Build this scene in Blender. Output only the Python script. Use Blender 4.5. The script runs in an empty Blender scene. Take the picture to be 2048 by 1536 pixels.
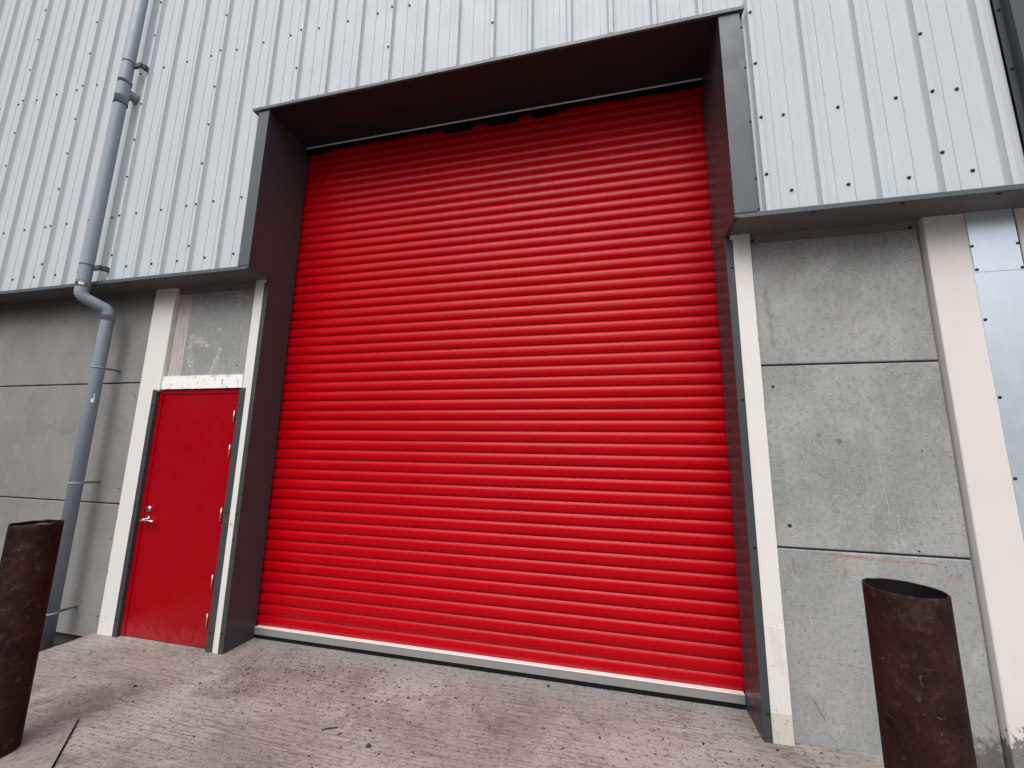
import bpy, math, random
from mathutils import Vector, Matrix, noise as mnoise

random.seed(11)
rad = math.radians
scene = bpy.context.scene
C = scene.collection

# ------------------------------------------------------------------ camera
cam_data = bpy.data.cameras.new("camera")
cam_data.sensor_width = 36.0
cam_data.lens = 791.11 / 2048 * 36.0
cam_data.clip_start = 0.05
cam_data.clip_end = 2000
cam = bpy.data.objects.new("camera", cam_data)
C.objects.link(cam)
RX = Vector((0.9749017033, 0.2220146594, 0.0166180623))
RY = Vector((-0.0206539465, 0.1645099577, -0.9861591597))
RZ = Vector((-0.2216756267, 0.9610650159, 0.1649665169))
m = Matrix.Identity(4)
for r in range(3):
    m[r][0] = RX[r]; m[r][1] = -RY[r]; m[r][2] = -RZ[r]
m[0][3], m[1][3], m[2][3] = 3.09571446, -2.97410958, 1.67554332
cam.matrix_world = m
scene.camera = cam

# ------------------------------------------------------------------ sky, sun, exposure
SUN_EL, SUN_AZ = rad(52), math.atan2(-0.10, -1.0)      # azimuth measured from +Y towards +X
world = bpy.data.worlds.new("World")
scene.world = world
world.use_nodes = True
wt = world.node_tree
wt.nodes.clear()
sky = wt.nodes.new("ShaderNodeTexSky")
sky.sky_type = 'NISHITA'
sky.sun_disc = False
sky.sun_elevation = SUN_EL
sky.sun_rotation = SUN_AZ
sky.dust_density = 4.0
sky.ozone_density = 1.0
hs = wt.nodes.new("ShaderNodeHueSaturation")           # overcast: nearly colourless sky
hs.inputs['Saturation'].default_value = 0.22
bg = wt.nodes.new("ShaderNodeBackground")
bg.inputs['Strength'].default_value = 0.098
wo = wt.nodes.new("ShaderNodeOutputWorld")
# a covered sky is about three times as bright overhead as at the horizon
tc = wt.nodes.new("ShaderNodeTexCoord")
sx = wt.nodes.new("ShaderNodeSeparateXYZ")
mr = wt.nodes.new("ShaderNodeMapRange")
mr.inputs['From Min'].default_value = 0.0; mr.inputs['From Max'].default_value = 1.0
mr.inputs['To Min'].default_value = 0.30; mr.inputs['To Max'].default_value = 2.6
mx = wt.nodes.new("ShaderNodeVectorMath"); mx.operation = 'SCALE'
wt.links.new(tc.outputs['Generated'], sx.inputs[0])
wt.links.new(sx.outputs['Z'], mr.inputs['Value'])
wt.links.new(sky.outputs[0], hs.inputs['Color'])
wt.links.new(hs.outputs[0], mx.inputs[0])
wt.links.new(mr.outputs[0], mx.inputs['Scale'])
wt.links.new(mx.outputs[0], bg.inputs['Color'])
wt.links.new(bg.outputs[0], wo.inputs['Surface'])

sun_data = bpy.data.lights.new("sun", 'SUN')
sun_data.energy = 1.05
sun_data.angle = rad(48)
sun_data.color = (1.0, 0.97, 0.93)
sun = bpy.data.objects.new("sun", sun_data)
C.objects.link(sun)
sd = Vector((math.sin(SUN_AZ) * math.cos(SUN_EL), math.cos(SUN_AZ) * math.cos(SUN_EL), math.sin(SUN_EL)))
sun.rotation_euler = sd.to_track_quat('Z', 'Y').to_euler()
sun.location = (0, -20, 30)

scene.view_settings.view_transform = 'Standard'
scene.view_settings.look = 'None'
scene.view_settings.gamma = 1.0
scene.view_settings.exposure = 0.38
scene.view_settings.use_curve_mapping = False

# ------------------------------------------------------------------ material helpers
class NT:
    def __init__(self, name, rough=0.6, metallic=0.0, spec=0.5):
        self.mat = bpy.data.materials.new(name)
        self.mat.use_nodes = True
        self.t = self.mat.node_tree
        self.t.nodes.clear()
        self.out = self.t.nodes.new("ShaderNodeOutputMaterial")
        self.b = self.t.nodes.new("ShaderNodeBsdfPrincipled")
        self.t.links.new(self.b.outputs[0], self.out.inputs[0])
        self.b.inputs['Roughness'].default_value = rough
        self.b.inputs['Metallic'].default_value = metallic
        self.b.inputs['Specular IOR Level'].default_value = spec
        self._tc = None
        self.h = None

    def link(self, a, b):
        self.t.links.new(a, b)

    def set(self, sock, v):
        if hasattr(v, 'is_output'):
            self.link(v, sock)
        elif isinstance(v, (tuple, list)) and len(v) == 3 and sock.type == 'RGBA':
            sock.default_value = (*v, 1)
        else:
            sock.default_value = v

    def co(self):
        if self._tc is None:
            self._tc = self.t.nodes.new("ShaderNodeTexCoord").outputs['Object']
        return self._tc

    def xyz(self):
        n = self.t.nodes.new("ShaderNodeSeparateXYZ")
        self.link(self.co(), n.inputs[0])
        return n.outputs

    def map(self, scale=(1, 1, 1), loc=(0, 0, 0), src=None):
        n = self.t.nodes.new("ShaderNodeMapping")
        self.link(src or self.co(), n.inputs['Vector'])
        n.inputs['Scale'].default_value = scale
        n.inputs['Location'].default_value = loc
        return n.outputs[0]

    def noise(self, scale=5, detail=4, rough=0.6, stretch=(1, 1, 1), loc=(0, 0, 0), dist=0.0):
        n = self.t.nodes.new("ShaderNodeTexNoise")
        self.link(self.map(stretch, loc), n.inputs['Vector'])
        n.inputs['Scale'].default_value = scale
        n.inputs['Detail'].default_value = detail
        n.inputs['Roughness'].default_value = rough
        n.inputs['Distortion'].default_value = dist
        return n.outputs['Fac']

    def voro(self, scale=20, stretch=(1, 1, 1), loc=(0, 0, 0), rnd=1.0):
        n = self.t.nodes.new("ShaderNodeTexVoronoi")
        self.link(self.map(stretch, loc), n.inputs['Vector'])
        n.inputs['Scale'].default_value = scale
        n.inputs['Randomness'].default_value = rnd
        return n.outputs['Distance']

    def step(self, v, a, b, lo=0.0, hi=1.0):
        n = self.t.nodes.new("ShaderNodeMapRange")
        n.interpolation_type = 'SMOOTHSTEP'
        self.set(n.inputs['Value'], v)
        if a < b:
            n.inputs['From Min'].default_value = a; n.inputs['From Max'].default_value = b
            n.inputs['To Min'].default_value = lo; n.inputs['To Max'].default_value = hi
        else:
            n.inputs['From Min'].default_value = b; n.inputs['From Max'].default_value = a
            n.inputs['To Min'].default_value = hi; n.inputs['To Max'].default_value = lo
        return n.outputs['Result']

    def math(self, op, a, b=None, c=None, clamp=False):
        n = self.t.nodes.new("ShaderNodeMath")
        n.operation = op
        n.use_clamp = clamp
        self.set(n.inputs[0], a)
        if b is not None:
            self.set(n.inputs[1], b)
        if c is not None:
            self.set(n.inputs[2], c)
        return n.outputs[0]

    def mul(self, a, b):
        return self.math('MULTIPLY', a, b)

    def vm(self, op, a, b=None):
        n = self.t.nodes.new("ShaderNodeVectorMath")
        n.operation = op
        self.set(n.inputs[0], a)
        if b is not None:
            self.set(n.inputs[1], b)
        return n.outputs['Value'] if op in ('DOT_PRODUCT', 'LENGTH', 'DISTANCE') else n.outputs[0]

    def mix(self, fac, a, b, mode='MIX'):
        n = self.t.nodes.new("ShaderNodeMix")
        n.data_type = 'RGBA'
        n.blend_type = mode
        self.set(n.inputs[0], fac)
        self.set(n.inputs[6], a)
        self.set(n.inputs[7], b)
        return n.outputs[2]

    def color(self, c):
        self.set(self.b.inputs['Base Color'], c)

    def rough(self, v):
        self.set(self.b.inputs['Roughness'], v)

    def bump(self, h, dist=0.002, strength=1.0):
        n = self.t.nodes.new("ShaderNodeBump")
        n.inputs['Strength'].default_value = strength
        n.inputs['Distance'].default_value = dist
        self.link(h, n.inputs['Height'])
        if self.h is not None:
            self.link(self.h, n.inputs['Normal'])
        self.h = n.outputs[0]
        self.link(self.h, self.b.inputs['Normal'])

    def seg(self, a, b, w, jit=0.01, jscale=25, soft=0.35, stretch=(1, 1, 1)):
        """mask of a stain along the line a-b (x, z), w metres to each side, with a ragged edge"""
        n = self.t.nodes.new("ShaderNodeTexNoise")
        self.link(self.map(stretch), n.inputs['Vector'])
        n.inputs['Scale'].default_value = jscale
        n.inputs['Detail'].default_value = 4
        off = self.vm('SUBTRACT', n.outputs['Color'], (0.5, 0.5, 0.5))
        sc = self.t.nodes.new("ShaderNodeVectorMath"); sc.operation = 'SCALE'
        self.link(off, sc.inputs[0]); sc.inputs['Scale'].default_value = jit * 4
        p = self.vm('ADD', self.co(), sc.outputs[0])
        p = self.vm('MULTIPLY', p, (1, 0, 1))
        A = Vector((a[0], 0, a[1])); B = Vector((b[0], 0, b[1])); BA = B - A
        pa = self.vm('SUBTRACT', p, tuple(A))
        h = self.math('DIVIDE', self.vm('DOT_PRODUCT', pa, tuple(BA)), max(BA.length_squared, 1e-6), clamp=True)
        s2 = self.t.nodes.new("ShaderNodeVectorMath"); s2.operation = 'SCALE'
        s2.inputs[0].default_value = tuple(BA); self.link(h, s2.inputs['Scale'])
        d = self.vm('LENGTH', self.vm('SUBTRACT', pa, s2.outputs[0]))
        return self.step(d, w, w * soft)


def m_concrete(name, base, light, dark, flecks=0.0, splash=False, extra=None, seed=0.0, pits=0.6, weave=0.0):
    n = NT(name, 0.8, spec=0.3)
    L = (seed, seed * 1.7, seed * 0.6)
    cloud = n.noise(1.6, 6, 0.62, (1, 1, 0.8), L, 0.6)
    col = n.mix(n.step(cloud, 0.34, 0.62), dark, base)
    c2 = n.noise(4.5, 9, 0.74, (1, 1, 0.7), L, 0.4)
    col = n.mix(n.mul(n.step(c2, 0.5, 0.68), 0.5), col, light)
    c3 = n.noise(3.0, 6, 0.7, (4.0, 1, 0.45), L)            # runs down the face
    col = n.mix(n.mul(n.step(c3, 0.52, 0.70), 0.6), col, dark)
    fine = n.noise(160, 3, 0.6, loc=L)
    col = n.mix(n.step(fine, 0.3, 0.75, 0.0, 0.55), col, light)
    col = n.mix(n.step(n.noise(46, 6, 0.74, loc=L), 0.50, 0.64, 0, 0.8), col, dark)
    if flecks:
        area = n.step(n.noise(2.2, 3, 0.5, loc=(3 + seed, 0, 1)), 0.42, 0.62)
        fl = n.step(n.noise(34, 5, 0.62, (0.75, 1, 1.5), (0, 0, seed), 1.0), 0.585, 0.68)
        col = n.mix(n.mul(n.mul(area, fl), flecks), col, light)
    sk = n.step(n.noise(10, 4, 0.6, (5.5, 1, 0.35), (1 + seed, 0, 2)), 0.64, 0.70)
    col = n.mix(n.mul(sk, 0.28), col, light)
    pit = n.step(n.voro(16, loc=L), 0.075, 0.045)
    pitm = n.mul(pit, n.step(n.noise(3, 2, 0.5, loc=L), 0.5, 0.62))
    col = n.mix(n.mul(pitm, pits), col, (0.03, 0.03, 0.03))
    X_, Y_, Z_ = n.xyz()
    top_dark_streaks = n.mul(n.step(n.math('ADD', Z_, n.mul(n.noise(8, 5, 0.7, (5, 1, 0.25), L), 0.9)), 3.25, 3.75), n.step(n.noise(9, 4, 0.7, (6, 1, 0.2), L), 0.42, 0.62))  # streaks that darken the concrete towards the top
    col = n.mix(n.mul(top_dark_streaks, 0.25), col, dark)
    if extra:
        col = extra(n, col)
    n.color(col)
    n.rough(n.step(c2, 0.3, 0.7, 0.7, 0.9))
    n.bump(n.noise(45, 6, 0.65, loc=L), 0.003, 0.35)
    n.bump(n.mul(pitm, -1.0), 0.004, 0.6)
    return n.mat


def m_white(name, base=(0.64, 0.63, 0.61), low=None, chips=0.0, peel=False, mark=None):
    n = NT(name, 0.55, spec=0.35)
    x, y, z = n.xyz()
    col = n.mix(n.step(n.noise(2.5, 5, 0.65), 0.4, 0.75, 0, 0.25), base, tuple(c * 0.84 for c in base))
    col = n.mix(n.step(n.noise(7, 5, 0.7, (4, 1, 0.35)), 0.58, 0.8, 0, 0.30), col, (0.46, 0.44, 0.41))
    if low:
        zz = n.math('ADD', z, n.mul(n.noise(20, 3), 0.02))
        col = n.mix(n.step(zz, 0.152, 0.145), col, low)
    if chips:
        near = n.step(z, 0.75, 0.0)
        th = n.math('SUBTRACT', n.noise(42, 4, 0.6), n.mul(near, 0.13))
        m1 = n.step(n.voro(30, (1, 1, 0.8)), 0.14, 0.09)
        m1 = n.mul(m1, n.step(n.math('ADD', n.noise(9, 3, 0.6, loc=(4, 0, 0)), n.mul(near, 0.16)), 0.62, 0.68))
        col = n.mix(n.mul(m1, chips), col, (0.10, 0.095, 0.085))
        col = n.mix(n.mul(n.step(th, 0.30, 0.22), chips * 0.6), col, (0.30, 0.285, 0.26))
    if peel:
        zz = n.math('ADD', z, n.mul(n.math('SUBTRACT', n.noise(16, 6, 0.72, (1, 1, 0.7)), 0.5), 0.55))
        pm = n.step(zz, 0.19, 0.165)
        col = n.mix(pm, col, n.mix(n.noise(30, 4), (0.12, 0.11, 0.105), (0.22, 0.21, 0.2)))
        n.bump(n.mul(pm, -1.0), 0.002, 0.7)
    if mark:
        col = mark(n, col)
    n.color(col)
    n.bump(n.noise(70, 4, 0.6), 0.0012, 0.35)
    return n.mat


def m_paint(name, col, rough=0.4, spec=0.5, var=0.12, scratch=0.0, dirt=None, sheen=0.02):
    n = NT(name, rough, spec=spec)
    dk = tuple(c * (1 - var) for c in col)
    lt = tuple(min(1, c * (1 + var)) for c in col)
    c = n.mix(n.noise(3.5, 5, 0.65), dk, lt)
    if scratch:
        s = n.step(n.noise(14, 4, 0.6, (3.5, 3.5, 0.4), (7, 3, 1)), 0.70, 0.73)
        c = n.mix(n.mul(s, scratch), c, tuple(min(1, k * 2.5 + 0.05) for k in col))
    if dirt:
        c = dirt(n, c)
    n.color(c)
    n.rough(n.step(n.noise(6, 5, 0.7), 0.3, 0.75, rough * 0.85, rough * 1.25))
    n.bump(n.noise(5, 2, 0.5), sheen, 0.08)
    return n.mat


def m_plain(name, col, rough=0.5, metallic=0.0, var=0.15, scale=30, spec=0.5):
    n = NT(name, rough, metallic, spec)
    n.color(n.mix(n.noise(scale, 4, 0.6), tuple(c * (1 - var) for c in col), tuple(min(1, c * (1 + var)) for c in col)))
    return n.mat


# --- concrete of the wall panels -----------------------------------------------------------
def rust_marks(n, col):
    rust = (0.30, 0.10, 0.045)
    brk = n.step(n.noise(30, 4, 0.7), 0.38, 0.56)
    for a, b, w, f in (((4.46, 1.062), (4.80, 1.048), 0.015, 0.55), ((4.80, 1.048), (5.02, 1.042), 0.006, 0.8),
                       ((4.44, 0.436), (4.74, 0.410), 0.006, 0.5), ((5.11, 0.402), (5.205, 0.396), 0.006, 0.5)):
        col = n.mix(n.mul(n.mul(n.seg(a, b, w, 0.004, 40), brk), f), col, rust)
    for a, b, w, f in (((4.264, 1.02), (4.266, 0.945), 0.009, 0.7), ((4.548, 0.965), (4.54, 0.945), 0.03, 0.45),
                       ((5.126, 0.985), (5.12, 0.965), 0.03, 0.35)):
        col = n.mix(n.mul(n.seg(a, b, w, 0.006, 40, 0.1), f), col, (0.20, 0.125, 0.05))
    col = n.mix(n.mul(n.seg((4.300, 0.225), (4.352, 0.116), 0.004, 0.003, 12), 0.7), col, (0.06, 0.06, 0.06))
    x, y, z = n.xyz()                                                       # mud splashed up from the yard
    sp = n.step(n.math('ADD', z, n.mul(n.math('SUBTRACT', n.noise(22, 6, 0.75, (1, 1, 0.8)), 0.5), 0.55)), 0.20, 0.06)
    sp = n.mul(sp, n.step(x, 4.75, 5.0))
    return n.mix(n.mul(sp, 0.75), col, (0.055, 0.05, 0.047))


def holes_mid(n, col):
    for p, r in (((4.240, 2.135), 0.013), ((4.262, 1.222), 0.014), ((4.944, 1.113), 0.007), ((5.035, 1.713), 0.006)):
        col = n.mix(n.seg(p, (p[0] + 0.001, p[1]), r, 0.003, 60, 0.6), col, (0.012, 0.012, 0.012))
    for a, b, w, f in (((4.595, 1.775), (4.602, 1.755), 0.014, 0.6), ((4.486, 1.815), (4.48, 1.80), 0.013, 0.35),
                       ((4.49, 1.765), (4.485, 1.755), 0.013, 0.3)):
        col = n.mix(n.mul(n.seg(a, b, w, 0.012, 40), f), col, (0.07, 0.07, 0.07))
    for a, b in (((4.79, 1.95), (4.82, 1.30)), ((4.72, 1.50), (4.725, 1.20)), ((4.86, 1.33), (4.872, 1.13)), ((4.50, 1.22), (4.507, 1.11))):
        brk = n.step(n.noise(14, 3, 0.6), 0.38, 0.5)
        col = n.mix(n.mul(n.mul(n.seg(a, b, 0.0035, 0.002, 30), brk), 0.5), col, (0.40, 0.41, 0.40))
    return col


def stain_top(n, col):
    a = n.seg((4.31, 2.95), (4.48, 3.02), 0.09, 0.05, 9, 0.05)
    col = n.mix(n.mul(a, 0.35), col, (0.20, 0.175, 0.155))
    b = n.seg((4.245, 2.86), (4.27, 2.42), 0.018, 0.02, 18, 0.2)
    col = n.mix(n.mul(b, 0.40), col, (0.13, 0.13, 0.125))
    c = n.mul(n.seg((4.62, 2.72), (4.78, 2.55), 0.09, 0.05, 12, 0.1), n.step(n.noise(26, 4, 0.6, (3, 1, 0.4)), 0.52, 0.62))
    return n.mix(n.mul(c, 0.6), col, (0.37, 0.37, 0.36))


def holes_left(n, col):
    for p, r in (((-1.504, 2.439), 0.009), ((-1.501, 2.146), 0.009), ((-1.496, 1.247), 0.010), ((-1.50, 0.78), 0.010), ((-1.49, 0.10), 0.011)):
        col = n.mix(n.seg(p, (p[0] + 0.001, p[1]), r, 0.004, 60, 0.5), col, (0.015, 0.015, 0.015))
    s = n.mul(n.seg((-2.9, 1.86), (-1.45, 1.80), 0.16, 0.06, 6, 0.05), n.step(n.noise(12, 5, 0.7), 0.45, 0.65))
    return n.mix(n.mul(s, 0.45), col, (0.13, 0.13, 0.125))


def plaster(n, col):
    x, y, z = n.xyz()
    edge = n.math('ADD', x, n.mul(n.math('SUBTRACT', n.noise(9, 5, 0.7, (1, 1, 0.5)), 0.5), 0.05))
    pl = n.step(edge, -0.955, -0.965)
    pc = n.mix(n.step(n.noise(14, 5, 0.7, (4, 1, 0.35)), 0.45, 0.68), (0.43, 0.40, 0.385), (0.25, 0.225, 0.21))
    col = n.mix(n.mul(pl, 0.8), col, pc)
    rag = n.step(n.noise(38, 6, 0.7, dist=0.8), 0.47, 0.54)
    for a, b, w in (((-0.80, 2.69), (-0.68, 2.64), 0.05), ((-0.56, 2.80), (-0.53, 2.77), 0.035), ((-0.87, 3.05), (-0.81, 3.03), 0.03),
                    ((-0.52, 2.60), (-0.60, 2.36), 0.030), ((-0.88, 2.53), (-0.86, 2.42), 0.060), ((-0.40, 3.16), (-0.27, 3.12), 0.045),
                    ((-0.37, 3.12), (-0.36, 3.05), 0.018), ((-0.90, 2.75), (-0.89, 2.60), 0.035)):
        col = n.mix(n.mul(n.mul(n.seg(a, b, w, 0.02, 20, 0.2), rag), 0.6), col, (0.52, 0.50, 0.475))
    for p, r in (((-0.296, 2.431), 0.010), ((-0.40, 2.40), 0.005)):
        col = n.mix(n.seg(p, (p[0] + 0.001, p[1]), r, 0.003, 60, 0.5), col, (0.012, 0.012, 0.012))
    return col


G_B, G_L, G_D = (0.268, 0.277, 0.278), (0.37, 0.38, 0.378), (0.178, 0.186, 0.186)
M = {}
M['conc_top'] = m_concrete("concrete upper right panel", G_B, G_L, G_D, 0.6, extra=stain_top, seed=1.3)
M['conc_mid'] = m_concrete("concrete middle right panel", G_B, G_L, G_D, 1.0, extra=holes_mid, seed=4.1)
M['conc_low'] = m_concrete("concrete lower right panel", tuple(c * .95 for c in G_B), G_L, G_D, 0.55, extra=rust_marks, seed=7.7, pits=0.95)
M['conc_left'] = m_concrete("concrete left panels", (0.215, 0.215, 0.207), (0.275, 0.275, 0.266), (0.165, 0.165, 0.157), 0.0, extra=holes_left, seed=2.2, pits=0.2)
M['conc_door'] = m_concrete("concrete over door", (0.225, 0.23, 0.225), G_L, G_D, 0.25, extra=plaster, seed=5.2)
M['plinth'] = m_plain("dark footing", (0.05, 0.045, 0.04), 0.9)


def m_clad():
    n = NT("pale grey coated steel cladding", 0.6, spec=0.2)
    col = n.mix(n.noise(1.2, 4, 0.6, (1, 1, 0.4)), (0.435, 0.467, 0.492), (0.51, 0.538, 0.556))
    col = n.mix(n.step(n.noise(9, 5, 0.7, (5, 1, 0.22)), 0.56, 0.78, 0, 0.45), col, (0.36, 0.36, 0.345))
    col = n.mix(n.step(n.noise(240, 2, 0.5), 0.35, 0.7, 0, 0.16), col, (0.36, 0.37, 0.375))
    col = n.mix(n.step(n.noise(16, 5, 0.75, (7, 1, 0.12), (3, 0, 1)), 0.60, 0.78, 0, 0.30), col, (0.33, 0.33, 0.31))
    sm = n.mul(n.seg((0.30, 5.30), (0.95, 5.42), 0.10, 0.05, 8, 0.05), n.step(n.noise(20, 5, 0.7, (2, 1, 0.6)), 0.46, 0.66))
    col = n.mix(n.mul(sm, 0.5), col, (0.40, 0.41, 0.40))
    n.color(col)
    n.rough(n.step(n.noise(4, 4, 0.7), 0.3, 0.7, 0.5, 0.68))
    n.bump(n.noise(2.2, 2, 0.5, (3, 1, 1)), 0.006, 0.12)
    return n.mat


M['clad'] = m_clad()
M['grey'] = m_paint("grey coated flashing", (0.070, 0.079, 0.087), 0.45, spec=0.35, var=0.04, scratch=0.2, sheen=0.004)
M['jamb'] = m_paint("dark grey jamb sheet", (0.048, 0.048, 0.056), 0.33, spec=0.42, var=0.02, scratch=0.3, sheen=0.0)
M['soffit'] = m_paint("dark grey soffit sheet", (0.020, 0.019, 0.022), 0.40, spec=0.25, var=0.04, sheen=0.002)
M['drip'] = m_paint("flashing grey lightened underneath", (0.105, 0.108, 0.108), 0.5, spec=0.3, var=0.05, scratch=0.1, sheen=0.004)  # flashing paint lightened in colour to lift the shade under the ledge
M['back'] = m_paint("grey brown back angle", (0.17, 0.162, 0.152), 0.55, spec=0.3, var=0.06, sheen=0.002)
M['trim'] = m_paint("dark door trim", (0.044, 0.048, 0.050), 0.45, spec=0.35, var=0.06, scratch=0.35, sheen=0.002)


def door_dirt(n, c):
    x, y, z = n.xyz()
    zz = n.math('ADD', z, n.mul(n.math('SUBTRACT', n.noise(14, 5, 0.7), 0.5), 0.3))
    d = n.mul(n.step(zz, 0.16, 0.0), n.step(n.noise(70, 6, 0.75), 0.42, 0.60))
    return n.mix(n.mul(d, 0.22), c, (0.36, 0.14, 0.13))


M['door'] = m_paint("red door paint", (0.285, 0.0003, 0.005), 0.30, spec=0.18, var=0.015, dirt=door_dirt, sheen=0.01)


def m_slat():
    n = NT("red roller shutter enamel", 0.27, spec=0.14)
    col = n.mix(n.noise(2.2, 4, 0.6), (0.33, 0.0001, 0.004), (0.41, 0.0002, 0.006))
    st = n.step(n.noise(6, 4, 0.72, (0.12, 1, 26)), 0.52, 0.70, 0, 0.75)
    col = n.mix(st, col, (0.47, 0.001, 0.010))
    x, y, z = n.xyz()
    gr = n.mul(n.step(n.math('ADD', z, n.mul(n.noise(5, 5, 0.7), 0.5)), 0.75, 0.25), n.step(n.noise(9, 5, 0.7, (0.5, 1, 2)), 0.42, 0.66))
    col = n.mix(n.mul(gr, 0.30), col, (0.16, 0.012, 0.012))
    for p, w_ in (((0.62, 3.02), 0.05), ((0.80, 2.70), 0.035), ((1.02, 2.58), 0.03)):
        col = n.mix(n.mul(n.seg(p, (p[0] + 0.03, p[1]), w_, 0.03, 20, 0.1), 0.35), col, (0.10, 0.006, 0.012))
    n.color(col)
    n.rough(n.step(n.noise(6, 4, 0.7, (0.12, 1, 30), (2, 0, 3)), 0.35, 0.7, 0.20, 0.36))
    n.bump(n.noise(6, 3, 0.6, (0.12, 1, 24), (5, 0, 0)), 0.0016, 0.5)
    n.bump(n.noise(1.6, 2, 0.5), 0.01, 0.06)
    return n.mat


M['slat'] = m_slat()
M['alu'] = m_plain("mill aluminium", (0.30, 0.295, 0.295), 0.40, 0.35, 0.10, 9)
M['lip'] = m_plain("aluminium lit from above", (0.86, 0.86, 0.86), 0.35, 0.3, 0.04, 12)  # top ledge of the bar, lightened in colour to imitate light from the sky
M['rubber'] = m_plain("black rubber", (0.008, 0.008, 0.008), 0.85, spec=0.1)
M['head_shade'] = m_plain("black shade strip", (0.004, 0.004, 0.004), 0.95, spec=0.1)  # near-black stand-in for shade at the shutter head
M['headbar'] = m_plain("pale steel angle", (0.75, 0.72, 0.70), 0.40, 0.0)
M['screw'] = m_plain("dark screw head", (0.014, 0.015, 0.017), 0.35, 0.2)
M['chrome'] = m_plain("bright stainless", (0.75, 0.75, 0.76), 0.16, 1.0, 0.03)
M['keyhole'] = m_plain("black keyway", (0.01, 0.01, 0.01), 0.5)
M['hinge'] = m_plain("satin hinge steel", (0.55, 0.53, 0.52), 0.35, 0.7)
M['sealant'] = m_plain("dark joint sealant", (0.07, 0.07, 0.07), 0.7)
M['inner'] = m_plain("dark interior board", (0.03, 0.03, 0.03), 0.9)


def m_galv():
    n = NT("galvanised sheet", 0.3, 0.75)
    v = n.t.nodes.new("ShaderNodeTexVoronoi")
    n.link(n.map((1, 1, 0.7)), v.inputs['Vector'])
    v.inputs['Scale'].default_value = 55
    sp = n.step(n.noise(24, 5, 0.7, (1, 1, 0.55), dist=1.0), 0.38, 0.66)
    col = n.mix(sp, (0.79, 0.87, 0.95), (0.82, 0.90, 0.98))
    n.color(col)
    n.rough(n.step(n.noise(14, 5, 0.7), 0.3, 0.7, 0.28, 0.36))
    n.bump(n.noise(1.2, 2, 0.5), 0.01, 0.12)
    return n.mat


M['galv'] = m_galv()


def m_pipe():
    n = NT("grey plastic pipe", 0.5, spec=0.3)
    col = n.mix(n.noise(4, 5, 0.65, (1, 1, 0.4)), (0.222, 0.256, 0.305), (0.268, 0.303, 0.350))
    col = n.mix(n.step(n.noise(40, 4, 0.7, (1, 1, 0.25)), 0.55, 0.8, 0, 0.3), col, (0.24, 0.25, 0.26))
    n.color(col)
    n.rough(n.step(n.noise(8, 4, 0.7), 0.3, 0.7, 0.45, 0.62))
    return n.mat


M['pipe'] = m_pipe()
M['bracket'] = m_plain("grey bracket plastic", (0.11, 0.125, 0.14), 0.5)
M['bracket_dark'] = m_plain("dark bracket arm", (0.05, 0.052, 0.055), 0.5)
M['sticker'] = m_plain("white sticker paper", (0.85, 0.85, 0.84), 0.5, var=0.03)
M['ink'] = m_plain("grey print", (0.12, 0.12, 0.13), 0.6)


def m_rust(name, seed, pale):
    n = NT(name, 0.7, spec=0.14)
    L = (seed, seed * 2, seed)
    a = n.noise(5, 7, 0.7, (1, 1, 0.6), L, 0.9)
    col = n.mix(n.step(a, 0.36, 0.68), (0.010, 0.0036, 0.0034), (0.034, 0.0125, 0.0105))
    b = n.noise(9, 6, 0.72, (1, 1, 1.1), L, 1.5)
    col = n.mix(n.mul(n.step(b, 0.52, 0.70), pale), col, (0.080, 0.050, 0.036))
    f = n.mul(n.step(n.noise(42, 5, 0.7, (1, 1, 0.7), L, 1.0), 0.60, 0.70), n.step(n.noise(4, 3, 0.6, loc=(seed + 2, 0, 0)), 0.44, 0.58))
    col = n.mix(n.mul(f, 0.6), col, (0.15, 0.115, 0.092))
    r = n.step(n.noise(18, 4, 0.6, (3, 3, 0.3), L), 0.66, 0.73)
    col = n.mix(n.mul(r, 0.4), col, (0.12, 0.055, 0.015))
    n.color(col)
    n.rough(n.step(b, 0.3, 0.7, 0.55, 0.85))
    n.bump(n.noise(30, 6, 0.7, loc=L), 0.003, 0.7)
    n.bump(a, 0.01, 0.35)
    return n.mat


M['rust_a'] = m_rust("rusted bollard brown", 3.0, 0.75)
M['rust_b'] = m_rust("rusted bollard dark", 8.0, 0.45)
M['bore'] = m_plain("darkened pipe bore", (0.006, 0.005, 0.005), 0.95, var=0.4, scale=40, spec=0.08)  # inner wall blackened in colour for the deep shade inside the pipe
M['fill'] = m_plain("dirty fill", (0.07, 0.052, 0.045), 0.9, var=0.5, scale=25)


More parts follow.
